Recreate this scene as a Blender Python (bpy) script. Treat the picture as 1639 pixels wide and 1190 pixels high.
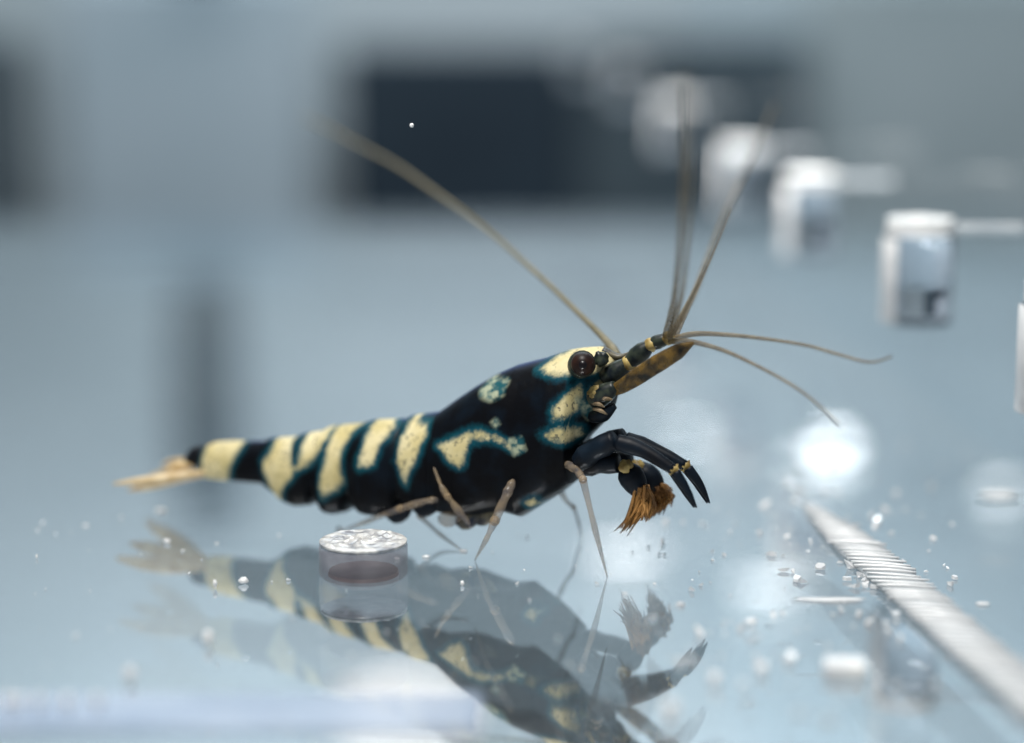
import bpy, bmesh, math, random
from mathutils import Vector, Matrix, noise as mnoise
random.seed(7)
for o in list(bpy.data.objects): bpy.data.objects.remove(o)
S = bpy.context.scene
R = math.radians
COL = S.collection

# ------------------------------------------------------------------ camera
# 1 unit = 1 cm. f in photograph pixels, pitch, height over the acrylic floor
FPX, W, H = 3200.0, 1639.0, 1190.0
PITCH, CH = R(10.2), 2.064
cam = bpy.data.cameras.new('camera'); camo = bpy.data.objects.new('camera', cam); COL.objects.link(camo)
camo.location = (0, 0, CH); camo.rotation_euler = (R(90) - PITCH, 0, 0)
cam.sensor_width = 36; cam.lens = 36 * FPX / W
cam.clip_start = 0.05; cam.clip_end = 400
cam.dof.use_dof = True; cam.dof.focus_distance = 7.45; cam.dof.aperture_fstop = 0.20
S.camera = camo
# ------------------------------------------------------------------ world, lamps, exposure
wd = bpy.data.worlds.new('World'); S.world = wd; wd.use_nodes = True
bg = wd.node_tree.nodes['Background']; bg.inputs[0].default_value = (0.58, 0.68, 0.78, 1); bg.inputs[1].default_value = 0.20
def area(name, loc, target, size, power, col):
    l = bpy.data.lights.new(name, 'AREA'); l.shape = 'RECTANGLE'; l.size, l.size_y = size
    l.energy = power; l.color = col
    o = bpy.data.objects.new(name, l); COL.objects.link(o); o.location = loc
    o.rotation_euler = (Vector(target) - Vector(loc)).to_track_quat('-Z', 'Y').to_euler(); return o
area('tank_lamp', (-1.5, 4.0, 13), (0, 8, 0), (4, 3), 2500, (1.0, 0.97, 0.92))
area('rear_tank_lamp', (0, 31, 25), (0, 40, 6), (26, 3), 9100, (0.86, 0.955, 1.0))  # area light added to brighten the upper backdrop that the floor mirrors
sp = bpy.data.lights.new('peg_spot_lamp', 'SPOT'); sp.energy = 7800; sp.spot_size = R(62); sp.spot_blend = .6; sp.shadow_soft_size = .5; sp.color = (1, .98, .95)  # spot added to brighten the peg row
spo = bpy.data.objects.new('peg_spot_lamp', sp); COL.objects.link(spo); spo.location = (.8, 11.5, 9.5)
spo.rotation_euler = (Vector((1.9, 14.5, 0)) - spo.location).to_track_quat('-Z', 'Y').to_euler()
S.view_settings.view_transform = 'Standard'; S.view_settings.look = 'None'
S.view_settings.exposure = 0; S.view_settings.gamma = 1
S.render.engine = 'CYCLES'
S.cycles.max_bounces = 14; S.cycles.transparent_max_bounces = 16; S.cycles.transmission_bounces = 10
S.cycles.sample_clamp_indirect = 6

# ------------------------------------------------------------------ geometry helpers
def ray(px, py):
    a, b = (px - W/2)/FPX, -(py - H/2)/FPX
    c, s = math.cos(PITCH), math.sin(PITCH)
    return Vector((a, c + b*s, -s + b*c))
CAM = Vector((0, 0, CH))
def F(px, py, z=0.0):                      # where the photo's point stands on the floor
    d = ray(px, py); return CAM + d*((z - CH)/d.z)
def DEP(px, py, y):                        # a point at distance y from the camera
    d = ray(px, py); return CAM + d*(y/d.y)
P0, P1 = F(180, 812), F(1130, 908)
E = (P1 - P0).normalized(); N = Vector((E.y, -E.x, 0))      # shrimp's long axis, side towards the camera
def SP(px, py, off=0.0):                   # point on the shrimp's middle plane, shifted sideways
    d = ray(px, py); t = (P0 + N*off - CAM).dot(N)/d.dot(N); return CAM + d*t
def to_sz(v): return ((v - P0).dot(E), v.z)

def smooth(o): 
    for p in o.data.polygons: p.use_smooth = True
def setp(o, label=None, cat=None, group=None, kind=None):
    if label: o['label'] = label
    if cat: o['category'] = cat
    if group: o['group'] = group
    if kind: o['kind'] = kind
    return o
def empty(name, loc, label, cat, group=None):
    o = bpy.data.objects.new(name, None); COL.objects.link(o); o.location = loc; o.empty_display_size = .1
    return setp(o, label, cat, group)
def mesh(name, verts, faces, mat, parent=None, sm=True, origin=None):
    """verts in world space; origin of a part = its root's location"""
    me = bpy.data.meshes.new(name)
    org = Vector((0, 0, 0))
    if parent is not None:
        p = parent
        while p is not None: org = org + p.location; p = p.parent
    elif origin is not None: org = Vector(origin)
    me.from_pydata([tuple(Vector(v) - org) for v in verts], [], faces); me.validate(); me.update()
    o = bpy.data.objects.new(name, me); COL.objects.link(o)
    if parent is not None: o.parent = parent
    else: o.location = org
    if mat: me.materials.append(mat)
    if sm: smooth(o)
    return o
def catmull(pts, n):
    P = [Vector(p) for p in pts]; P = [2*P[0]-P[1]] + P + [2*P[-1]-P[-2]]; out = []
    m = len(P) - 3
    for k in range(n+1):
        u = k/n*m; i = min(int(u), m-1); t = u - i
        a, b, c, d = P[i:i+4]
        out.append(.5*((2*b) + (c-a)*t + (2*a-5*b+4*c-d)*t*t + (3*b-a-3*c+d)*t**3))
    return out
def lerp_list(v, u):
    x = u*(len(v)-1); i = min(int(x), len(v)-2); return v[i] + (v[i+1]-v[i])*(x-i)
def tube_data(pts, radii, n=40, k=10, flat=1.0, flat_dir=None):
    C = catmull(pts, n); V = []; Fc = []
    up = Vector(flat_dir) if flat_dir is not None else Vector((.13, .2, 1))
    for i, c in enumerate(C):
        t = (C[min(i+1, n)] - C[max(i-1, 0)]).normalized()
        a = (up - t*up.dot(t))
        if a.length < 1e-4: a = Vector((1, 0, 0)).cross(t)
        a.normalize(); b = t.cross(a)
        r = lerp_list(radii, i/n)
        for j in range(k):
            q = 2*math.pi*j/k
            V.append(c + a*(r*flat*math.cos(q)) + b*(r*math.sin(q)))
    for i in range(n):
        for j in range(k):
            Fc.append((i*k+j, i*k+(j+1) % k, (i+1)*k+(j+1) % k, (i+1)*k+j))
    Fc.append(tuple(range(k))[::-1]); Fc.append(tuple(n*k+j for j in range(k)))
    return V, Fc
def tube(name, pts, radii, mat, parent, n=40, k=10, flat=1.0, flat_dir=None):
    V, Fc = tube_data(pts, radii, n, k, flat, flat_dir); return mesh(name, V, Fc, mat, parent)
def box_data(c, sx, sy, sz, rz=0.0):
    V = []; m = Matrix.Rotation(rz, 3, 'Z')
    for z in (-1, 1):
        for x, y in ((-1, -1), (1, -1), (1, 1), (-1, 1)): V.append(Vector(c) + m @ Vector((x*sx/2, y*sy/2, z*sz/2)))
    return V, [(3, 2, 1, 0), (4, 5, 6, 7), (0, 1, 5, 4), (1, 2, 6, 5), (2, 3, 7, 6), (3, 0, 4, 7)]
def bevel(o, w, seg=2):
    m = o.modifiers.new('bevel', 'BEVEL'); m.width = w; m.segments = seg; m.limit_method = 'ANGLE'
    return o
def lathe(prof, c, k=40):
    V = []; Fc = []; n = len(prof)
    for r, z in prof:
        for j in range(k): V.append(Vector(c) + Vector((r*math.cos(2*math.pi*j/k), r*math.sin(2*math.pi*j/k), z)))
    for i in range(n-1):
        for j in range(k): Fc.append((i*k+j, i*k+(j+1) % k, (i+1)*k+(j+1) % k, (i+1)*k+j))
    Fc.append(tuple(range(k))[::-1]); Fc.append(tuple((n-1)*k+j for j in range(k)))
    return V, Fc
def ball_data(c, r, k=14, m=9, jit=0.0, seed=0, sq=(1, 1, 1)):
    V = []; Fc = []
    for i in range(m+1):
        th = math.pi*i/m
        for j in range(k):
            ph = 2*math.pi*j/k
            d = Vector((math.sin(th)*math.cos(ph), math.sin(th)*math.sin(ph), math.cos(th)))
            q = 1 + jit*mnoise.noise(d*1.7 + Vector((seed*3.1, seed*1.7, 0)))
            V.append(Vector(c) + Vector((d.x*sq[0], d.y*sq[1], d.z*sq[2]))*r*q)
    for i in range(m):
        for j in range(k): Fc.append((i*k+j, (i+1)*k+j, (i+1)*k+(j+1) % k, i*k+(j+1) % k))
    return V, Fc

# ------------------------------------------------------------------ materials
def mat(name):
    m = bpy.data.materials.new(name); m.use_nodes = True; nt = m.node_tree
    return m, nt, nt.nodes['Principled BSDF'], nt.nodes['Material Output']
def link(nt, a, b): nt.links.new(a, b)
def noise_col(nt, c1, c2, scale, detail=4, lo=.35, hi=.65, coord='Object'):
    tc = nt.nodes.new('ShaderNodeTexCoord'); nz = nt.nodes.new('ShaderNodeTexNoise'); r = nt.nodes.new('ShaderNodeValToRGB')
    nz.inputs['Scale'].default_value = scale; nz.inputs['Detail'].default_value = detail
    r.color_ramp.elements[0].color = (*c1, 1); r.color_ramp.elements[1].color = (*c2, 1)
    r.color_ramp.elements[0].position = lo; r.color_ramp.elements[1].position = hi
    link(nt, tc.outputs[coord], nz.inputs['Vector']); link(nt, nz.outputs['Fac'], r.inputs['Fac']); return r, nz
def simple(name, c1, c2, scale, rough=.5, bump=0.0, trans=0.0, spec=.4, alpha=1.0, sss=0.0):
    m, nt, p, out = mat(name)
    r, nz = noise_col(nt, c1, c2, scale); link(nt, r.outputs[0], p.inputs['Base Color'])
    p.inputs['Roughness'].default_value = rough; p.inputs['Specular IOR Level'].default_value = spec
    p.inputs['Transmission Weight'].default_value = trans; p.inputs['Alpha'].default_value = alpha
    if sss: p.inputs['Subsurface Weight'].default_value = sss; p.inputs['Subsurface Radius'].default_value = (.05, .03, .015); p.inputs['Subsurface Scale'].default_value = 1
    if bump:
        b = nt.nodes.new('ShaderNodeBump'); b.inputs['Strength'].default_value = bump; b.inputs['Distance'].default_value = .01
        link(nt, nz.outputs['Fac'], b.inputs['Height']); link(nt, b.outputs[0], p.inputs['Normal'])
    return m
def sheet(name, gloss, rough, rest, col=(1, 1, 1), bumpsc=0.0):
    """acrylic face: part mirror, the rest lets light through or scatters it"""
    m, nt, p, out = mat(name); nt.nodes.remove(p)
    g = nt.nodes.new('ShaderNodeBsdfGlossy'); g.inputs['Roughness'].default_value = rough; g.inputs['Color'].default_value = (*col, 1)
    mx = nt.nodes.new('ShaderNodeMixShader'); mx.inputs[0].default_value = gloss
    if rest == 'clear': d = nt.nodes.new('ShaderNodeBsdfTransparent'); d.inputs[0].default_value = (.97, .99, 1, 1)
    else:
        d = nt.nodes.new('ShaderNodeBsdfDiffuse'); r, _ = noise_col(nt, rest[0], rest[1], .35, 5)
        link(nt, r.outputs[0], d.inputs['Color'])
    if bumpsc:
        rr_, nn_ = noise_col(nt, (rough*.5,)*3, (rough*3.5,)*3, 1.3, 8, .35, .75); link(nt, rr_.outputs[0], g.inputs['Roughness'])
    link(nt, d.outputs[0], mx.inputs[1]); link(nt, g.outputs[0], mx.inputs[2]); link(nt, mx.outputs[0], out.inputs['Surface'])
    if bumpsc:
        tc = nt.nodes.new('ShaderNodeTexCoord'); nz = nt.nodes.new('ShaderNodeTexNoise'); b = nt.nodes.new('ShaderNodeBump')
        nz.inputs['Scale'].default_value = .9; b.inputs['Strength'].default_value = bumpsc; b.inputs['Distance'].default_value = .02
        link(nt, tc.outputs['Object'], nz.inputs['Vector']); link(nt, nz.outputs['Fac'], b.inputs['Height']); link(nt, b.outputs[0], g.inputs['Normal'])
    return m
M = {}
M['floor_top'] = sheet('acrylic_top', .46, .018, 'clear', (.96, .98, 1), .12)
M['floor_bot'] = sheet('acrylic_underside', .64, .03, ((.17, .20, .22), (.26, .29, .31)), (.95, .98, 1), .15)
M['panel'] = sheet('clear_panel', .05, .02, 'clear')
M['wall'] = simple('backdrop_wall', (.46, .525, .555), (.525, .585, .62), .12, .8)
M['tubem'] = simple('grey_tube', (.10, .14, .17), (.15, .19, .22), .3, .6)
M['dark'] = simple('dark_panel', (.010, .024, .040), (.018, .036, .055), .4, .6)
M['mid'] = simple('slate_panel', (.04, .062, .08), (.085, .115, .135), .25, .7)
M['stem'] = simple('pale_column', (.40, .49, .55), (.50, .58, .64), .25, .7)
M['greyb'] = simple('grey_board', (.34, .39, .40), (.46, .50, .51), .2, .7)
M['frost'] = simple('frosted_cut_face', (.22, .23, .26), (.66, .65, .63), 24, .22, .6, 0, .7)
M['frostw'] = simple('bright_cut_face', (.7, .72, .75), (.95, .95, .93), 12, .2, .6)
M['strip'] = simple('frosted_strip', (.34, .42, .56), (.48, .56, .70), 3, .3, .3, 0, .4, .45)
M['rib'] = simple('sawn_acrylic', (.62, .65, .68), (.88, .89, .90), 5, .2, .3, 0, .7, .85)
M['stemm'] = simple('clear_stem', (.6, .65, .7), (.85, .88, .9), 5, .1, 0, 0, .8, .5)
M['barbody'] = simple('sawn_acrylic_side', (.22, .25, .27), (.40, .43, .46), 4, .3, .2, 0, .5, .6)
M['glue'] = simple('rust_red_patch', (.17, .09, .07), (.30, .17, .13), 12, .6, .3, 0, .3, .8)
M['film'] = simple('pale_film', (.75, .76, .78), (.97, .97, .97), 8, .2, .2, 0, .6, .6)  # near-white colour standing in for highlights and glints
M['shard'] = simple('clear_flake', (.80, .82, .85), (.96, .96, .96), 30, .12, 0, 0, .9, .7)
M['chip'] = simple('white_chip', (.70, .71, .73), (.97, .97, .97), 9, .12, .2, 0, .9)
def glass(name, ior, rough=0.0, col=(1, 1, 1)):
    m, nt, p, out = mat(name)
    r, _ = noise_col(nt, tuple(c*.97 for c in col), col, 3); link(nt, r.outputs[0], p.inputs['Base Color'])
    p.inputs['Transmission Weight'].default_value = 1; p.inputs['IOR'].default_value = ior; p.inputs['Roughness'].default_value = rough
    return m
M['glass'] = glass('clear_acrylic', 1.24, .10, (.93, .93, .97))
M['beadglass'] = glass('clear_bead', 1.35, .08)

# ------------------------------------------------------------------ setting
V, Fc = box_data((0, 0, 0), 1, 1, 1)
def quad(name, x0, x1, y0, y1, z, m, label=None, kind='structure'):
    o = mesh(name, [(x0, y0, z), (x1, y0, z), (x1, y1, z), (x0, y1, z)], [(0, 1, 2, 3)], m, sm=False)
    setp(o, kind=kind); return o
quad('floor', -9, 9, .6, 20.3, 0, M['floor_top'])
quad('floor_underside', -9, 9, .6, 20.29, -.135, M['floor_bot'])
bw = mesh('backdrop', [(-40, 40, -12), (40, 40, -12), (40, 40, 34), (-40, 40, 34)], [(0, 1, 2, 3)], M['wall'], sm=False); setp(bw, kind='structure')
def backbox(name, x0, y0, x1, y1, Y, m, label, cat, zbot=None, thick=.8):
    a, b = DEP(x0, y0, Y), DEP(x1, y1, Y)
    zb = b.z if zbot is None else zbot
    c = ((a.x+b.x)/2, Y + thick/2, (a.z+zb)/2)
    V, Fc = box_data(c, abs(b.x-a.x), thick, abs(a.z-zb))
    o = mesh(name, V, Fc, m, origin=(c[0], c[1], zb), sm=False); bevel(o, .12, 3); setp(o, label, cat); return o
backbox('dark_board', 545, 74, 920, 400, 38.6, M['dark'], 'blurred near-black blue board behind the antennae, left of the bright blobs', 'board', -4)
backbox('slate_board', 920, 58, 1290, 400, 38.9, M['mid'], 'blurred slate grey board right of the black one, behind the peg row', 'board', -4)
backbox('dark_post', -60, 60, 34, 400, 38.2, M['mid'], 'blurred dark post at the left edge of the picture', 'post', -4)
backbox('grey_board', 1292, -45, 1900, 400, 39.3, M['greyb'], 'wide blurred grey board filling the upper right background', 'board', -4, .4)
backbox('pale_board', 90, -45, 500, 400, 39.1, M['stem'], 'blurred pale blue-grey board left of the black one', 'board', -4, .4)
# a tube that hangs above the frame: only its mirror image is seen, the dark smear in the floor
V, Fc = tube_data([DEP(315, 0, 36) + Vector((0, 0, z)) for z in (.45, 1.6, 3.3, 5.0)], [.5, .62, .7, .5], 20, 20)
o = mesh('hanging_tube', V, Fc, M['tubem'], origin=DEP(315, 0, 36)); setp(o, 'dark hanging tube, seen only as a smear mirrored in the floor', 'tube')

# ------------------------------------------------------------------ shrimp
root = empty('shrimp', SP(700, 862), 'black and cream banded freshwater shrimp standing on the clear floor', 'shrimp')
root.location.z = 0
TOP = [(316,742),(318,731),(323,722),(333,713),(345,708),(372,706),(427,706),(430,702),(465,700),(477,698),(480,696),(520,689),(525,684),(586,676),(590,674),(646,670),(650,672),(660,666),(704,659),(711,655),(740,634),(762,619),(797,598),(830,584),(874,573),(911,560),(940,556),(962,555),(976,560),(984,570),(991,590),(993,604)]
BOT = [(316,748),(322,760),(332,767),(353,770),(424,776),(440,786),(451,794),(459,803),(479,811),(504,809),(515,791),(519,806),(529,820),(543,823),(560,820),(572,797),(577,810),(588,822),(615,826),(645,824),(656,806),(668,815),(684,822),(707,817),(730,824),(760,828),(800,820),(818,818),(845,826),(870,811),(900,792),(925,772),(918,745),(936,712),(950,697),(966,681),(982,656),(991,628),(993,606)]
def prof(pts, off):
    q = [to_sz(SP(x, y, off)) for x, y in pts]; q.sort(); return q
TOPZ, BOTZ = prof(TOP, 0.0), prof([b for b in BOT if b != (918, 745)], .03)
BOTZ = [(s - (to_sz(SP(700, 800, .03))[0] - to_sz(SP(700, 800, 0))[0]), z) for s, z in BOTZ]
def interp(q, s):
    if s <= q[0][0]: return q[0][1]
    for (a, za), (b, zb) in zip(q, q[1:]):
        if s <= b: return za + (zb-za)*(s-a)/max(b-a, 1e-6)
    return q[-1][1]
def sx(px, py=740): return to_sz(SP(px, py, .05))[0]
NEAR = .11
def poly(pts): return [to_sz(SP(x, y, NEAR)) for x, y in pts]
CREAM = [poly(p) for p in (
 [(310,690),(372,690),(374,716),(366,735),(357,752),(352,785),(310,790)],
 [(427,685),(463,685),(459,712),(461,730),(466,744),(475,748),(477,735),(477,715),(480,685),(521,680),(518,703),(512,722),(502,735),(488,746),(474,757),(464,770),(455,778),(449,790),(445,806),(430,795),(424,772),(416,760),(412,745),(416,735),(424,728),(427,712)],
 [(526,675),(577,668),(574,680),(564,691),(553,706),(547,724),(548,749),(551,765),(549,777),(541,784),(529,788),(519,794),(517,777),(521,741),(522,700)],
 [(590,665),(613,664),(619,679),(625,685),(619,700),(609,714),(606,726),(604,740),(596,746),(580,746),(579,728),(582,698)],
 [(649,660),(659,658),(662,679),(680,680),(681,698),(676,722),(672,740),(659,755),(655,774),(652,771),(644,749),(637,736),(639,714),(643,689)],
 [(704,710),(724,701),(750,689),(779,686),(805,693),(827,703),(842,701),(843,711),(830,716),(812,707),(786,700),(764,701),(759,718),(755,736),(746,743),(731,732),(717,719)],
 [(856,592),(878,575),(918,553),(958,545),(980,556),(992,578),(969,590),(947,604),(911,599),(893,601),(874,599)],
 [(891,648),(914,623),(929,616),(934,633),(930,655),(911,667),(892,666)],
 [(878,690),(903,679),(929,685),(930,699),(911,707),(889,699)],
 [(845,802),(860,793),(868,806),(852,814)],
 [(940,630),(951,614),(970,603),(962,630),(951,645)],
)]
TEAL = [poly(p) for p in (
 [(764,627),(779,611),(808,609),(806,626),(786,637),(768,635)],
 [(827,700),(848,697),(852,714),(834,721)],
 [(797,672),(801,667),(805,672),(801,677)],
 [(925,640),(945,650),(960,668),(940,672)],
)]
def sdf(poly, x, y):
    d = 1e9; inside = False; n = len(poly)
    for i in range(n):
        ax, ay = poly[i]; bx, by = poly[(i+1) % n]
        ex, ey = bx-ax, by-ay; t = max(0, min(1, ((x-ax)*ex + (y-ay)*ey)/(ex*ex+ey*ey+1e-12)))
        dx, dy = x-ax-ex*t, y-ay-ey*t; d = min(d, dx*dx+dy*dy)
        if (ay > y) != (by > y) and x < (bx-ax)*(y-ay)/(by-ay) + ax: inside = not inside
    d = math.sqrt(d); return d if inside else -d
SEG = [sx(p) for p in (318, 427, 478, 523, 588, 648, 700)]
def build_body():
    s0, s1 = TOPZ[0][0] + .001, TOPZ[-1][0] - .001; NS, K = 430, 96
    V = []; Fc = []; A = []; B = []; Dz = []
    for i in range(NS+1):
        s = s0 + (s1-s0)*i/NS
        zt, zb = interp(TOPZ, s), interp(BOTZ, s); h = max(zt - zb, .01)
        w = .375*h
        if s > SEG[-1]:
            u = (s-SEG[-1])/(s1-SEG[-1]); w = .375*h*(1-.25*u*u) + .0*u
        w = min(w, .185)
        stp = 0
        for a, b in zip(SEG, SEG[1:]):
            if a <= s < b: stp = .12*(1-(s-a)/(b-a))**2.5
        if s >= SEG[-1] and s < SEG[-1] + .12: stp = .05*(1-(s-SEG[-1])/.12)
        w *= 1 + stp; zt += stp*.10*h; h = zt - zb
        zm = zb + h*.44
        for j in range(K):
            q = 2*math.pi*j/K; c, sn = math.cos(q), math.sin(q)
            ex = 2.0 if sn >= 0 else 3.0
            yy = w*math.copysign(abs(c)**(2/ex), c)
            zz = (zt-zm)*abs(sn)**(2/ex) if sn >= 0 else -(zm-zb)*abs(sn)**(2/ex)
            v = P0 + E*s + N*yy; v.z = zm + zz
            V.append(v)
            x, z = s, v.z
            x += .010*mnoise.noise(Vector((s*9, z*9, 1.0))); z += .010*mnoise.noise(Vector((s*9, z*9, 7.0)))
            A.append(max(sdf(p, x, z) for p in CREAM)); B.append(max(sdf(p, x, z) for p in TEAL))
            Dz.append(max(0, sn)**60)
    for i in range(NS):
        for j in range(K): Fc.append((i*K+j, i*K+(j+1) % K, (i+1)*K+(j+1) % K, (i+1)*K+j))
    Fc.append(tuple(range(K))[::-1]); Fc.append(tuple(NS*K+j for j in range(K)))
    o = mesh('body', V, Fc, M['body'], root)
    for nm, d in (('cream', A), ('teal', B), ('dorsal', Dz)):
        at = o.data.attributes.new(nm, 'FLOAT', 'POINT'); at.data.foreach_set('value', d)
    return o
# shell material: pigment map of cream bands on black, blue at the borders of the pigment, fine dots in the cream
m, nt, p, out = mat('shrimp_shell'); M['body'] = m
def attr(n): a = nt.nodes.new('ShaderNodeAttribute'); a.attribute_name = n; return a
def math_(op, a, b): 
    n = nt.nodes.new('ShaderNodeMath'); n.operation = op
    for i, v in enumerate((a, b)):
        if isinstance(v, (int, float)): n.inputs[i].default_value = v
        else: link(nt, v, n.inputs[i])
    return n.outputs[0]
def mixc(fac, a, b):
    n = nt.nodes.new('ShaderNodeMix'); n.data_type = 'RGBA'
    if isinstance(fac, (int, float)): n.inputs[0].default_value = fac
    else: link(nt, fac, n.inputs[0])
    for i, v in ((6, a), (7, b)):
        if isinstance(v, tuple): n.inputs[i].default_value = (*v, 1)
        else: link(nt, v, n.inputs[i])
    return n.outputs[2]
def rng(v, lo, hi, a=0, b=1):
    n = nt.nodes.new('ShaderNodeMapRange'); n.interpolation_type = 'SMOOTHSTEP'; link(nt, v, n.inputs[0])
    for i, q in enumerate((lo, hi, a, b)): n.inputs[i+1].default_value = q
    return n.outputs[0]
tc = nt.nodes.new('ShaderNodeTexCoord')
def nz_(scale, detail=3):
    n = nt.nodes.new('ShaderNodeTexNoise'); n.inputs['Scale'].default_value = scale; n.inputs['Detail'].default_value = detail
    link(nt, tc.outputs['Object'], n.inputs['Vector']); return n.outputs['Fac']
wob = math_('MULTIPLY', math_('SUBTRACT', nz_(26), .5), .022)
sd = math_('SUBTRACT', math_('ADD', attr('cream').outputs['Fac'], math_('ADD', wob, math_('MULTIPLY', math_('SUBTRACT', nz_(80), .5), .02))), .007)
black = mixc(rng(nz_(9), .45, .75), (.002, .0025, .004), (.003, .007, .013))
black = mixc(math_('MULTIPLY', attr('dorsal').outputs['Fac'], .8), black, (.008, .035, .16))  # blue lens fringe along the back ridge, put into the colour
blue = mixc(nz_(14), (.002, .04, .08), (.006, .10, .12))
c1 = mixc(rng(sd, -.040, -.004), black, blue)
cream = mixc(rng(nz_(7), .35, .7), (.57, .485, .235), (.73, .65, .40))
dots = nt.nodes.new('ShaderNodeTexVoronoi'); dots.inputs['Scale'].default_value = 75; link(nt, tc.outputs['Object'], dots.inputs['Vector'])
dotf = math_('MULTIPLY', rng(dots.outputs['Distance'], .26, .42, 1, 0), rng(nz_(5), .34, .50))
dotf = math_('MULTIPLY', rng(nz_(62, 4), .56, .66), rng(nz_(5), .36, .54, .25, .8))
cream = mixc(dotf, cream, (.10, .10, .08))
c2 = mixc(rng(sd, -.014, .012), c1, cream)
tl = mixc(rng(nz_(30), .4, .65), (.015, .09, .11), (.38, .42, .30))
c3 = mixc(rng(math_('ADD', attr('teal').outputs['Fac'], wob), -.02, .008), c2, tl)
link(nt, c3, p.inputs['Base Color']); p.inputs['Roughness'].default_value = .45; p.inputs['Specular IOR Level'].default_value = .12
p.inputs['Subsurface Weight'].default_value = .03; p.inputs['Subsurface Radius'].default_value = (.04, .03, .02); p.inputs['Subsurface Scale'].default_value = 1
bm_ = nt.nodes.new('ShaderNodeBump'); bm_.inputs['Strength'].default_value = .25; bm_.inputs['Distance'].default_value = .006
link(nt, nz_(45), bm_.inputs['Height']); link(nt, bm_.outputs[0], p.inputs['Normal'])

M['gold'] = simple('golden_fan', (.58, .40, .18), (.84, .68, .42), 16, .35, .2, 0, .5, .82)
M['scalem'] = simple('amber_scale', (.004, .010, .014), (.20, .12, .03), 26, .45, .1, 0, .25, .75)
M['orange'] = simple('orange_bristles', (.16, .075, .025), (.44, .23, .07), 10, .6, .2, 0, .3, .6)
M['antenna'] = simple('olive_antenna', (.17, .15, .085), (.27, .235, .15), 30, .5, 0, 0, .4, .8)
M['antfine'] = simple('brown_feeler', (.15, .11, .06), (.24, .19, .11), 30, .5, 0, 0, .4, .6)
M['clearleg'] = simple('translucent_leg', (.16, .15, .16), (.44, .33, .20), 18, .25, .1, 0, .5, .42)
M['darkleg'] = simple('dark_blue_leg', (.002, .003, .006), (.003, .010, .020), 12, .5, .2, 0, .2)
M['joint'] = simple('yellow_joint', (.20, .13, .035), (.50, .38, .14), 30, .4)
M['kneem'] = simple('amber_knee', (.34, .24, .14), (.50, .38, .24), 16, .4, 0, 0, .4, .5)
M['eyem'] = simple('brown_eye', (.008, .005, .006), (.036, .015, .009), 20, .42, 0, 0, .2)
M['pupil'] = simple('black_pupil', (.003, .002, .004), (.008, .004, .006), 20, .35)
M['tealm'] = simple('teal_stalk', (.001, .005, .010), (.035, .045, .03), 34, .4)
M['ped'] = simple('mottled_feeler_base', (.004, .018, .05), (.20, .17, .09), 13, .4, .2, 0, .4, 1)
build_body()

def blade(name, pts, width, mt, par, thick=.012, off_dir=None, tip=.3):
    """flat leaf-like plate along a path"""
    d = Vector(off_dir) if off_dir is not None else Vector((0, 0, 1))
    return tube(name, pts, [width*.45, width*.8, width, width, width*.85, width*tip], mt, par, 24, 14, thick/width, d)
# tail fan
blade('telson', [SP(326,736), SP(306,742), SP(285,748), SP(262,757)], .040, M['gold'], root, .022, (0,0,1), .35)
tube('tail_joint', [SP(328,726), SP(314,732), SP(300,742)], [.035,.045,.025], M['darkleg'], root, 12, 12)
blade('uropod', [SP(330,756,.03), SP(290,762,.10), SP(245,768,.16), SP(182,775,.20)], .055, M['gold'], root, .02, (0,.25,1), .25)
blade('uropod', [SP(332,760,.02), SP(290,766,.05), SP(245,777,.09), SP(205,786,.12)], .045, M['gold'], root, .018, (0,.35,1), .2)
blade('uropod', [SP(322,738,-.03), SP(300,738,-.09), SP(280,740,-.15), SP(262,746,-.20)], .040, M['gold'], root, .016, (0,.2,1), .3)
blade('uropod', [SP(326,744,-.03), SP(300,748,-.07), SP(270,756,-.12), SP(232,768,-.15)], .045, M['gold'], root, .016, (0,.3,1), .25)

# eyes
def eye(px, py, off, r, ring):
    c = SP(px, py, off)
    V, Fc = ball_data(c, r, 24, 16); e = mesh('eye', V, Fc, M['eyem'], root)
    d = (Vector((CAM.x, CAM.y, c.z + .6)) - c).normalized()
    if off < 0: d = (E*.3 - N).normalized()
    V, Fc = ball_data(c + d*r*.62, r*.47, 18, 12); mesh('pupil', V, Fc, M['pupil'], e)
    a = c - d*r*.35 - E*.03 - N*(.05 if off > 0 else -.05)
    tube('eye_stalk', [a - Vector((0,0,.02)), c - d*r*.5], [r*1.05, r*1.15, r*1.12], ring, e, 10, 18)
eye(933, 583, .175, .045, M['tealm'])
eye(966, 573, -.13, .045, M['tealm'])
V, Fc = ball_data(SP(962, 575, .09), .028, 16, 10, .4, 3); mesh('eye_socket_lobe', V, Fc, M['tealm'], root)

# rostrum, antennule bases, antennal scales
tube('rostrum', [SP(966,562), SP(990,572), SP(1012,565), SP(1040,549)], [.03,.024,.014,.003], M['ped'], root, 20, 10, .6)
for off in (.06, -.06):
    q = tube('antennule_base', [SP(968,608,off), SP(990,594,off), SP(1014,575,off), SP(1034,558,off), SP(1054,547,off), SP(1076,541,off)], [.036,.044,.040,.026,.036,.034,.022,.028,.024,.014], M['tealm'], root, 36, 14)
    for px, py, r in ((1006,582,.024), (1042,552,.022), (1070,542,.020)):
        V, Fc = ball_data(SP(px, py, off*1.05), r*1.25, 12, 8, .3, px); mesh('joint', V, Fc, M['joint'], q)
for off in (.12, -.12):
    blade('antennal_scale', [SP(968,632,off), SP(1000,616,off*1.2), SP(1040,590,off*1.3), SP(1080,566,off*1.3), SP(1110,549,off*1.25)], .033, M['scalem'], root, .012, N, .15)
    tube('antenna_base', [SP(950,640,off*.9), SP(968,630,off*1.05), SP(985,618,off*1.1)], [.036,.042,.036,.022], M['tealm'], root, 14, 14)
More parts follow.
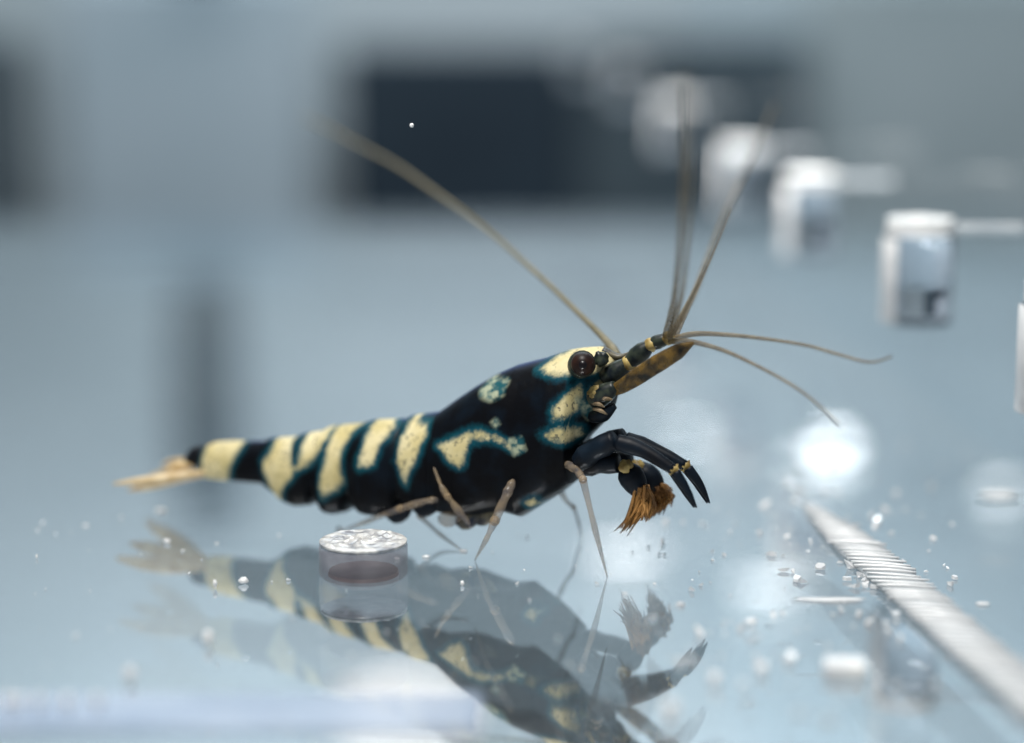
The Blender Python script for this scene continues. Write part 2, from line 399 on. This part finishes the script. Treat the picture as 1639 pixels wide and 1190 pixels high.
V, Fc = ball_data(SP(954, 628, .135), .026, 16, 10, .7, 9, (1, 1, .8)); mesh('cheek_spine_base', V, Fc, M['joint'], root)
for a_, b_ in (((948,646),(968,652)), ((950,655),(972,664)), ((958,640),(980,640))):
    tube('mouth_bristle', [SP(*a_, .14), SP((a_[0]+b_[0])/2, (a_[1]+b_[1])/2 - 2, .16), SP(*b_, .15)], [.006,.008,.003], M['kneem'], root, 10, 6)
tube('mouth_palp', [SP(948,668,.10), SP(966,664,.13), SP(984,650,.13)], [.022,.028,.012], M['darkleg'], root, 14, 12)

# antennae
LA = [(986,572),(978,555),(955,530),(920,496),(880,457),(840,421),(800,385),(750,345),(700,310),(640,268),(580,235),(520,203),(485,188)]
tube('antenna', [SP(x, y, -.10 - 1.9*(i/12)**1.5) for i, (x, y) in enumerate(LA)], [.024,.015,.012,.011,.0105,.010,.010,.009,.008,.006], M['antenna'], root, 90, 8)
def feeler(pts, o0, o1, r0, r1, mt='antfine'):
    n = len(pts)-1
    tube('antennule', [SP(x, y, o0 + (o1-o0)*(i/n)**1.3) for i, (x, y) in enumerate(pts)], [r0, r0*.7, r0*.5, (r0+r1)*.33, r1], M[mt], root, 60, 8)
feeler([(1066,541),(1074,505),(1080,470),(1087,400),(1092,310),(1096,220),(1094,120)], .06, 1.3, .017, .005)
feeler([(1072,540),(1084,500),(1093,460),(1101,380),(1105,290),(1103,215),(1106,130)], .09, 1.6, .013, .004)
feeler([(1078,538),(1096,500),(1112,468),(1134,410),(1160,345),(1200,258),(1240,168)], .04, -2.2, .019, .005)
feeler([(1076,536),(1100,490),(1120,450),(1142,400),(1168,335)], .10, .3, .012, .003)
feeler([(1072,545),(1110,535),(1160,536),(1220,542),(1290,553),(1340,567),(1392,580),(1428,571)], .05, .2, .013, .004)
feeler([(1072,546),(1110,548),(1160,562),(1210,585),(1260,612),(1300,640),(1344,680)], .08, .35, .013, .004)

# claw arms: two long dark forearms with pointed fingers, two folded ones holding bristles
def cheliped(arm, fore, fing, off, k=1.0):
    a = tube('claw_arm', [SP(x, y, off) for x, y in arm], [.034*k,.046*k,.040*k,.044*k,.036*k], M['darkleg'], root, 20, 14)
    tube('forearm', [SP(x, y, off+.02) for x, y in fore], [.030*k,.034*k,.027*k,.025*k,.020*k], M['darkleg'], a, 20, 12)
    V, Fc = ball_data(SP(*fore[-1], off+.02), .022*k, 12, 8, .5, 4); mesh('joint', V, Fc, M['joint'], a)
    for d in (-1, 1):
        tube('finger', [SP(x + d*(2 if i else 1), y, off+.02+d*.012) for i, (x, y) in enumerate(fing)], [.020*k,.017*k,.012*k,.003], M['darkleg'], a, 16, 10)
cheliped([(925,742),(950,722),(985,704)], [(988,708),(1030,722),(1078,752)], [(1080,756),(1096,782),(1113,813)], .16)
cheliped([(930,735),(960,715),(1000,700)], [(1002,704),(1050,722),(1097,746)], [(1100,750),(1118,775),(1134,806)], .05)
def folded(arm, palm, tuft, off):
    a = tube('claw_arm', [SP(x, y, off) for x, y in arm], [.034,.044,.038,.042,.036], M['darkleg'], root, 20, 14)
    tube('palm', [SP(x, y, off) for x, y in palm], [.032,.048,.050,.044,.030], M['darkleg'], a, 18, 14)
    V, Fc = ball_data(SP(*palm[0], off+.03), .026, 12, 8, .6, 2); mesh('joint', V, Fc, M['joint'], a)
    rr = random.Random(5); BV = []; BF = []
    for i in range(150):     # bristle tuft of fine hairs, too thin to tell apart
        b0 = SP(palm[-1][0] + rr.uniform(-12, 13), palm[-1][1] + rr.uniform(-14, 4), off + rr.uniform(-.035, .035))
        e = tuft[i % len(tuft)]; e1 = SP(e[0] + rr.gauss(0, 4), e[1] - 6 + rr.gauss(0, 5), off + rr.uniform(-.08, .08))
        V, Fc = tube_data([b0, (b0+e1)/2 + Vector((rr.uniform(.0, .03), 0, rr.uniform(-.01, .01))), e1], [.006,.007,.005,.0015], 7, 5)
        k = len(BV); BV += V; BF += [tuple(q + k for q in f) for f in Fc]
    t = mesh('bristle_tuft', BV, BF, M['orange'], a); t['kind'] = 'stuff'
folded([(930,748),(960,742),(990,742)], [(1002,748),(1012,766),(1026,790)], [(997,852),(1010,842),(1022,838),(1035,832),(1005,846)], .12)
folded([(935,740),(965,738),(1010,735)], [(1020,748),(1040,768),(1052,788)], [(1050,826),(1060,815),(1040,830),(1068,806)], -.05)

# walking legs
def leg(pts, radii, mts, n=24):
    """pts: list of world points; split at the knee"""
    k = len(pts)//2
    a = tube('leg', pts[:k+1], [radii[0]*q for q in (.3, .8, .75, .95, .72)] + [radii[1]*q for q in (.7, .78, .8, .72, .85)], mts[0], root, n, 10)
    tube('lower_leg', pts[k:], [radii[1]*.8, radii[1]*.62, radii[2]*.8, radii[2]*.95, radii[2]*.7, radii[3]*.9, radii[3]*.4], mts[1], a, n, 10)
    V, Fc = ball_data(pts[k], radii[1]*.85, 10, 8); mesh('knee', V, Fc, M['kneem'], a)
leg([SP(905,742,.13), SP(922,752,.20), SP(933,768,.26), SP(952,846,.30), F(972,924)], [.02,.019,.013,.006], (M['clearleg'], M['clearleg']))
leg([SP(822,768,.20), SP(808,798,.24), SP(792,834,.27), SP(778,864,.30), F(760,897)], [.022,.023,.012,.006], (M['clearleg'], M['clearleg']))
leg([SP(694,748,.185), SP(706,778,.20), SP(716,795,.20), SP(733,817,.19), SP(752,840,.18)], [.008,.017,.018,.012], (M['clearleg'], M['clearleg']))
leg([SP(720,800,.12), SP(690,818,.10), SP(672,826,.05), SP(705,856,.05), F(743,884)], [.018,.015,.010,.005], (M['clearleg'], M['clearleg']))
leg([SP(712,798,.14), SP(680,803,.17), SP(640,815,.17), SP(590,834,.10), F(532,856)], [.014,.018,.012,.005], (M['clearleg'], M['clearleg']))
leg([SP(890,770,-.12), SP(905,800,-.16), SP(918,812,-.2), SP(926,836,-.24), F(932,862)], [.014,.012,.008,.004], (M['clearleg'], M['clearleg']))
# swimmerets
for x, y, off, mt in ((640,822,.10,'darkleg'), (684,812,.12,'darkleg'), (722,828,.12,'clearleg'), (750,832,.10,'ped'), (776,826,.08,'ped')):
    blade('swimmeret', [SP(x+14, y-16, off), SP(x+6, y-5, off+.01), SP(x-6, y+3, off+.01), SP(x-20, y+4, off)], .036, M[mt], root, .014, N, .4)

# ------------------------------------------------------------------ pegs
M['lilac'] = simple('hazy_lilac_acrylic', (.24, .23, .28), (.42, .41, .46), 9, .2, .2, 0, .6, .42)
def cut_disc(c, r, z, th, jit, k=36, rings=9):
    """rough sawn disc: radial grid with an uneven top and a thin rim"""
    V = [Vector(c) + Vector((0, 0, z + th))]; Fc = []
    for i in range(1, rings+1):
        for j in range(k):
            q = 2*math.pi*j/k; x, y = r*i/rings*math.cos(q), r*i/rings*math.sin(q)
            V.append(Vector(c) + Vector((x, y, z + th + (random.uniform(-jit, jit) if i < rings else -jit))))
    for j in range(k): V.append(Vector(c) + Vector((r*math.cos(2*math.pi*j/k), r*math.sin(2*math.pi*j/k), z)))
    for j in range(k): Fc.append((0, 1+j, 1+(j+1) % k))
    for i in range(rings):
        for j in range(k):
            a = 1+i*k; Fc.append((a+j, a+k+j, a+k+(j+1) % k, a+(j+1) % k))
    Fc.append(tuple(1+rings*k+j for j in range(k))[::-1])
    return V, Fc
def peg(c, r, h, label, group=None, stem=None, glue=False):
    e = empty('clear_peg', c, label, 'peg', group)
    b = r*.06
    V, Fc = lathe([(r-b, 0), (r, b), (r, h-b), (r-b, h)], c, 48); mesh('cylinder', V, Fc, M['lilac' if glue else 'glass'], e)
    V, Fc = cut_disc(c, r*.985, h+.002, .012 if glue else .075, .005); mesh('cut_face', V, Fc, M['frost' if glue else 'frostw'], e, sm=False)  # row pegs get a thick white cap for the highlight on top
    if glue:
        V, Fc = lathe([(r*.80, .006), (r*.78, .020)], c, 32); mesh('red_patch', V, Fc, M['glue'], e, sm=False)
    else:       # white strip shaped in for the highlight down the peg's left
        V = []; Fc = []; nA = 12
        for rr in (r+.004, r+.016):
            for z in (.01, h-.01):
                for i in range(nA+1):
                    q = R(170) + R(52)*i/nA; V.append(Vector(c) + Vector((rr*math.cos(q), rr*math.sin(q), z)))
        m_ = nA+1
        for i in range(nA):
            for a_, b_ in ((0, 1), (3, 2), (1, 3), (2, 0)): Fc.append((a_*m_+i, a_*m_+i+1, b_*m_+i+1, b_*m_+i))
        Fc += [(0, m_, 3*m_, 2*m_), (nA, 2*m_+nA, 3*m_+nA, m_+nA)]
        mesh('frosted_side', V, Fc, M['film'], e)
        V, Fc = lathe([(r*.9, .004), (r*.9, .03)], c, 32); mesh('base_disc', V, Fc, M['tubem'], e, sm=False)
    if stem:
        a = Vector(c) + Vector((r*.9, 0, h+.03)); V, Fc = tube_data([a, a + Vector((stem/2, 0, 0)), a + Vector((stem, 0, 0))], [.022,.022,.022], 6, 12)
        mesh('stem', V, Fc, M['stemm'], e)
    return e
pf = F(582, 921)
peg(pf, .165, .125, 'short clear round peg with rough sawn top in front of the shrimp', None, None, True)
rowlab = ['blurred clear peg cut off by the right edge of the picture', 'sharpest clear square-looking peg with bright top, upper right', 'second clear peg of the receding row, left of the sharpest', 'third clear peg of the receding row, brightest blob with bluish right end', 'fourth clear peg of the receding row, behind the upright feelers', 'fifth clear peg of the receding row, a pale oval blur', 'farthest clear peg of the receding row, faintest blur over the black board']
wallx = []
for i, Y in enumerate([6.95, 9.0, 11.5, 14.0, 18.0, 22.0, 26.0]):
    k = 9.0/Y; px, py = 671 + 799*k, 17 + 433*k
    if i > 3: px, py = ((1078, 208), (1000, 142), (930, 108))[i-4]
    c = DEP(px, py, Y); c.z -= .19
    peg(c, .155, .40, rowlab[i], 'row of clear pegs on the side panel', .34)
    wallx.append(c + Vector((.165*.9 + .335, 0, 0)))
a, b = wallx[0], wallx[5]; d = (b-a).normalized(); a = a - d*1.2; b = b - d*1.2
V = [(a.x, a.y, .002), (b.x, b.y, .002), (b.x, b.y, 4.0), (a.x, a.y, 4.0)]
V += [(x+.06, y, z) for x, y, z in V]
o = mesh('side_panel', V, [(0,1,2,3), (7,6,5,4), (0,4,5,1), (1,5,6,2), (2,6,7,3), (3,7,4,0)], M['panel'], sm=False, origin=(a.x, a.y, 0)); setp(o, 'almost invisible clear side panel carrying the peg row', 'panel')

# ------------------------------------------------------------------ ribbed bar
A_, B_ = F(1290, 808), F(1690, 1160)
bd = (B_ - A_); L = bd.length; bd.normalize(); ang = math.atan2(bd.y, bd.x); side = Vector((-bd.y, bd.x, 0))
e = empty('ribbed_bar', A_, 'bright ribbed clear bar lying diagonally on the floor at lower right', 'bar')
bwid, bh = .15, .026
cl = [A_ + bd*(L*u) + Vector((0, 0, bh*.55*min(1, .25+u*2.2))) for u in (0, .12, .3, .5, .75, 1)]
tube('bar_body', cl, [.02, .070, .098, .098, .098, .098], M['barbody'], e, 40, 16, .14, (0, 0, 1))
nr = 52; rx = Vector((math.cos(R(-14)), math.sin(R(-14)), 0)); rme = None
for i in range(nr):
    u = (i+1.2)/(nr+1); p_ = A_ + bd*(L*u) + Vector((0, 0, bh*(.55*min(1, .25+u*2.2) + .45)))
    if rme is None:
        V, Fc = tube_data([p_ - rx*.108, p_, p_ + rx*.108], [.004,.008,.010,.008,.004], 10, 8)
        o = mesh('rib', V, Fc, M['rib'], e); rme = o; rp = p_
        o.data.transform(Matrix.Translation(-(p_ - A_))); o.location = p_ - A_
    else:
        o = rme.copy(); COL.objects.link(o); o.location = p_ - A_
    k = min(1, .35 + u*2.5)*random.uniform(.9, 1.08); o.scale = (k, k, k*random.uniform(.7, 1.3)); o.rotation_euler.z = random.uniform(-.06, .06)
# ------------------------------------------------------------------ frosted strip at the lower left, beads on it
a, b = F(-60, 1142), F(770, 1150); c = (a+b)/2; V, Fc = box_data((c.x, c.y, .012), (b-a).length, .30, .02, 0.0)
o = mesh('frosted_strip', V, Fc, M['strip'], sm=False, origin=(c.x, c.y, 0)); bevel(o, .008, 2); setp(o, 'pale bluish frosted strip lying along the bottom left edge', 'strip')
def chip(px, py, r, sq, label, cat='speck', name='white_speck', mt='chip', z=None, group=None, seed=0):
    c = F(px, py); c.z = r*sq[2]*.9 if z is None else z
    V, Fc = ball_data(c, r*(.7 if cat == 'speck' else 1), 20, 10, .45 if sq[2] > .1 else .2, seed or px, sq); o = mesh(name, V, Fc, M[mt], origin=c); return setp(o, label, cat, group)
for i, px in enumerate((14, 32, 64, 108, 156)):
    chip(px, 1146, .014, (1, 1, 1.6), ('leftmost', 'second from left', 'middle', 'fourth from left', 'rightmost')[i] + ' of five glinting beads on the frosted strip', 'bead', 'glinting_bead', 'chip', .045, 'beads on the frosted strip')
SPK = [(137,843,.010,(1.8,1,.6),'tiny white speck on the floor left of the mirrored tail'),
 (60,851,.006,(1.5,1,1),'tiny white speck farthest left on the floor'),
 (89,857,.005,(1,1,1.5),'minute white speck right of the farthest left one'),
 (194,832,.008,(1,1,1.5),'small white speck at the tip of the mirrored tail'),
 (258,820,.016,(2.2,1,.6),'bright flat white speck just under the tail fan'),
 (267,870,.013,(1.5,1,.9),'bright white speck below the mirrored tail fan'),
 (59,895,.006,(1,1,2),'faint upright speck low at the far left'),
 (344,943,.011,(1,1,2),'small upright white speck below the mirrored abdomen'),
 (390,935,.017,(1.4,1,.9),'round white speck at the edge of the mirrored abdomen'),
 (333,1034,.022,(1,1,1.5),'blurred white speck on the faint second mirror image'),
 (209,1093,.024,(1.2,1,1.4),'soft blurred white speck just above the frosted strip'),
 (742,884,.010,(2.2,1,.6),'bright white speck at the hind foot of the shrimp'),
 (682,893,.010,(2,1,.6),'pale speck on the mirrored belly right of the round peg'),
 (740,938,.010,(1,1,1.2),'glinting speck on the mirrored body between the legs'),
 (1202,1001,.018,(1.6,1,.8),'small bright speck alone on the floor left of the ribbed bar'),
 (1144,1096,.026,(1,1,1),'leftmost of three blurred glints near the bottom right'),
 (1219,1079,.026,(1.1,1,.9),'middle of three blurred glints near the bottom right'),
 (1264,1061,.020,(1.3,1,.8),'rightmost of three blurred glints near the bottom right'),
 (1073,1160,.035,(1,1,1.4),'large blurred glint at the bottom edge right of the mirrored claws'),
 (1573,969,.014,(2.5,1,.5),'thin pale glint on the floor right of the ribbed bar')]
for i, (x, y, r, sq, lab) in enumerate(SPK): chip(x, y, r, sq, lab, seed=i+1)
CH_ = [(1330,962,.025,(4.8,.9,.25),'long thin white sliver pointing left from the ribbed bar','sliver'),
 (1596,796,.03,(2.6,1,.5),'pale bar-shaped glint at the right edge of the picture','lump')]
for i, (x, y, r, sq, lab, cat) in enumerate(CH_): chip(x, y, r, sq, lab, cat, 'clear_'+cat, 'film', seed=30+i)  # flat white shapes added for bright reflected streaks on the floor
# small glowing bodies added above the frame: the floor mirrors them as the soft white glints
M['led'], nt, p, out = mat('lit_lamp_glass')
p.inputs['Base Color'].default_value = (.9, .9, .9, 1); p.inputs['Emission Color'].default_value = (1, .98, .95, 1); p.inputs['Emission Strength'].default_value = 12
M['ledsoft'] = M['led'].copy(); M['ledsoft'].name = 'dim_lamp_glass'; M['ledsoft'].node_tree.nodes['Principled BSDF'].inputs['Emission Strength'].default_value = 5.5
for nm, st in (('ledmid', 15), ('leddim', .95)):
    M[nm] = M['led'].copy(); M[nm].name = nm; M[nm].node_tree.nodes['Principled BSDF'].inputs['Emission Strength'].default_value = st
def emitter(px, py, Y, w, h, mt, label):
    q = F(px, py); d = q - CAM; d.z = -d.z          # mirrored ray
    c = q + d*((Y - q.y)/d.y)
    e = empty('hanging_lamp', c, label, 'lamp', 'lamps above the frame')
    V, Fc = ball_data(c, 1, 20, 12, 0, 0, (w/2, .1, h/2)); mesh('bulb', V, Fc, M[mt], e)
    V, Fc = tube_data([c + Vector((0, .05, h*.4)), c + Vector((0, .05, h*.5+2)), c + Vector((0, .05, h*.5+5))], [.03, .012, .012], 8, 10); mesh('cable', V, Fc, M['wall'], e)
emitter(1335, 716, 25, .42, .18, 'led', 'hanging lamp mirrored as the brightest glint on the floor')
emitter(1168, 714, 26, .30, .14, 'ledsoft', 'hanging lamp mirrored as the oval glint beyond the claws')
emitter(1292, 742, 24.5, .45, .10, 'ledsoft', 'hanging lamp mirrored as the lower left fringe of the brightest glint')
emitter(1002, 882, 21, .8, .05, 'ledsoft', 'hanging lamp mirrored as a streak behind the front leg')
emitter(1235, 935, 19.5, .75, .06, 'ledsoft', 'hanging lamp mirrored as a streak left of the ribbed bar')
emitter(1110, 690, 25, .5, .06, 'ledsoft', 'hanging lamp mirrored as a faint glow above the claw tips')
emitter(1602, 786, 23.5, .40, .09, 'ledsoft', 'hanging lamp mirrored as a glint at the right edge')
emitter(650, 1130, 17, 1.25, .75, 'leddim', 'hanging lamp mirrored as a white patch below the mirrored abdomen')
# small rectangular clear chip
c = F(1352, 1080); V, Fc = box_data((c.x, c.y, .025), .135, .09, .045, -.1); o = mesh('rectangular_chip', V, Fc, M['frostw'], sm=False, origin=(c.x, c.y, 0)); bevel(o, .01, 2); setp(o, 'small rectangular clear chip with white top near the bottom right', 'chip')
# a drifting mote
c = DEP(659, 201, 7.45); V, Fc = ball_data(c, .008, 10, 8, .2, 2); o = mesh('drifting_mote', V, Fc, M['chip'], origin=c); setp(o, 'tiny bright mote drifting in front of the black board', 'mote')

# ------------------------------------------------------------------ fine clear grit and sparkles on the floor, nobody could count it
rr = random.Random(11); GV = []; GF = []
def shard(px, py, r):
    c = F(px, py); a = rr.uniform(0, 6.28); q = rr.uniform(.25, 1.0)
    k = len(GV); n = rr.choice((4, 5, 6)); tx, ty = rr.gauss(0, .35), rr.gauss(0, .35)
    for lay in (0, 1):
        for i in range(n):
            t = 6.283*i/n + rr.uniform(-.3, .3); x, y = r*math.cos(t)*(1.9 if rr.random() < .3 else 1.0), r*q*math.sin(t)
            X, Y = x*math.cos(a)-y*math.sin(a), x*math.sin(a)+y*math.cos(a)
            GV.append(c + Vector((X, Y, .003 + lay*r*.5 + (X*tx + Y*ty + r*.3)*(1 if lay else 0))))
    GF.append(tuple(k+i for i in range(n))[::-1]); GF.append(tuple(k+n+i for i in range(n)))
    for i in range(n): GF.append((k+i, k+(i+1) % n, k+n+(i+1) % n, k+n+i))
for i in range(150):
    u = rr.random(); shard(1060 + 500*rr.random() - 60*u, 700 + 470*u, min(.022, .004 + rr.expovariate(170)))
for i in range(40): shard(rr.gauss(1290, 60), rr.gauss(850, 45), rr.uniform(.004, .020))
for i in range(30): shard(rr.gauss(1390, 40), rr.gauss(925, 30), rr.uniform(.004, .018))
for i in range(110): shard(rr.uniform(0, 1200), rr.uniform(800, 1180), min(.012, .003 + rr.expovariate(450)))
o = mesh('clear_grit', GV, GF, M['shard'], sm=False); setp(o, 'fine clear grit and sparkling flakes strewn over the floor', 'grit', None, 'stuff')
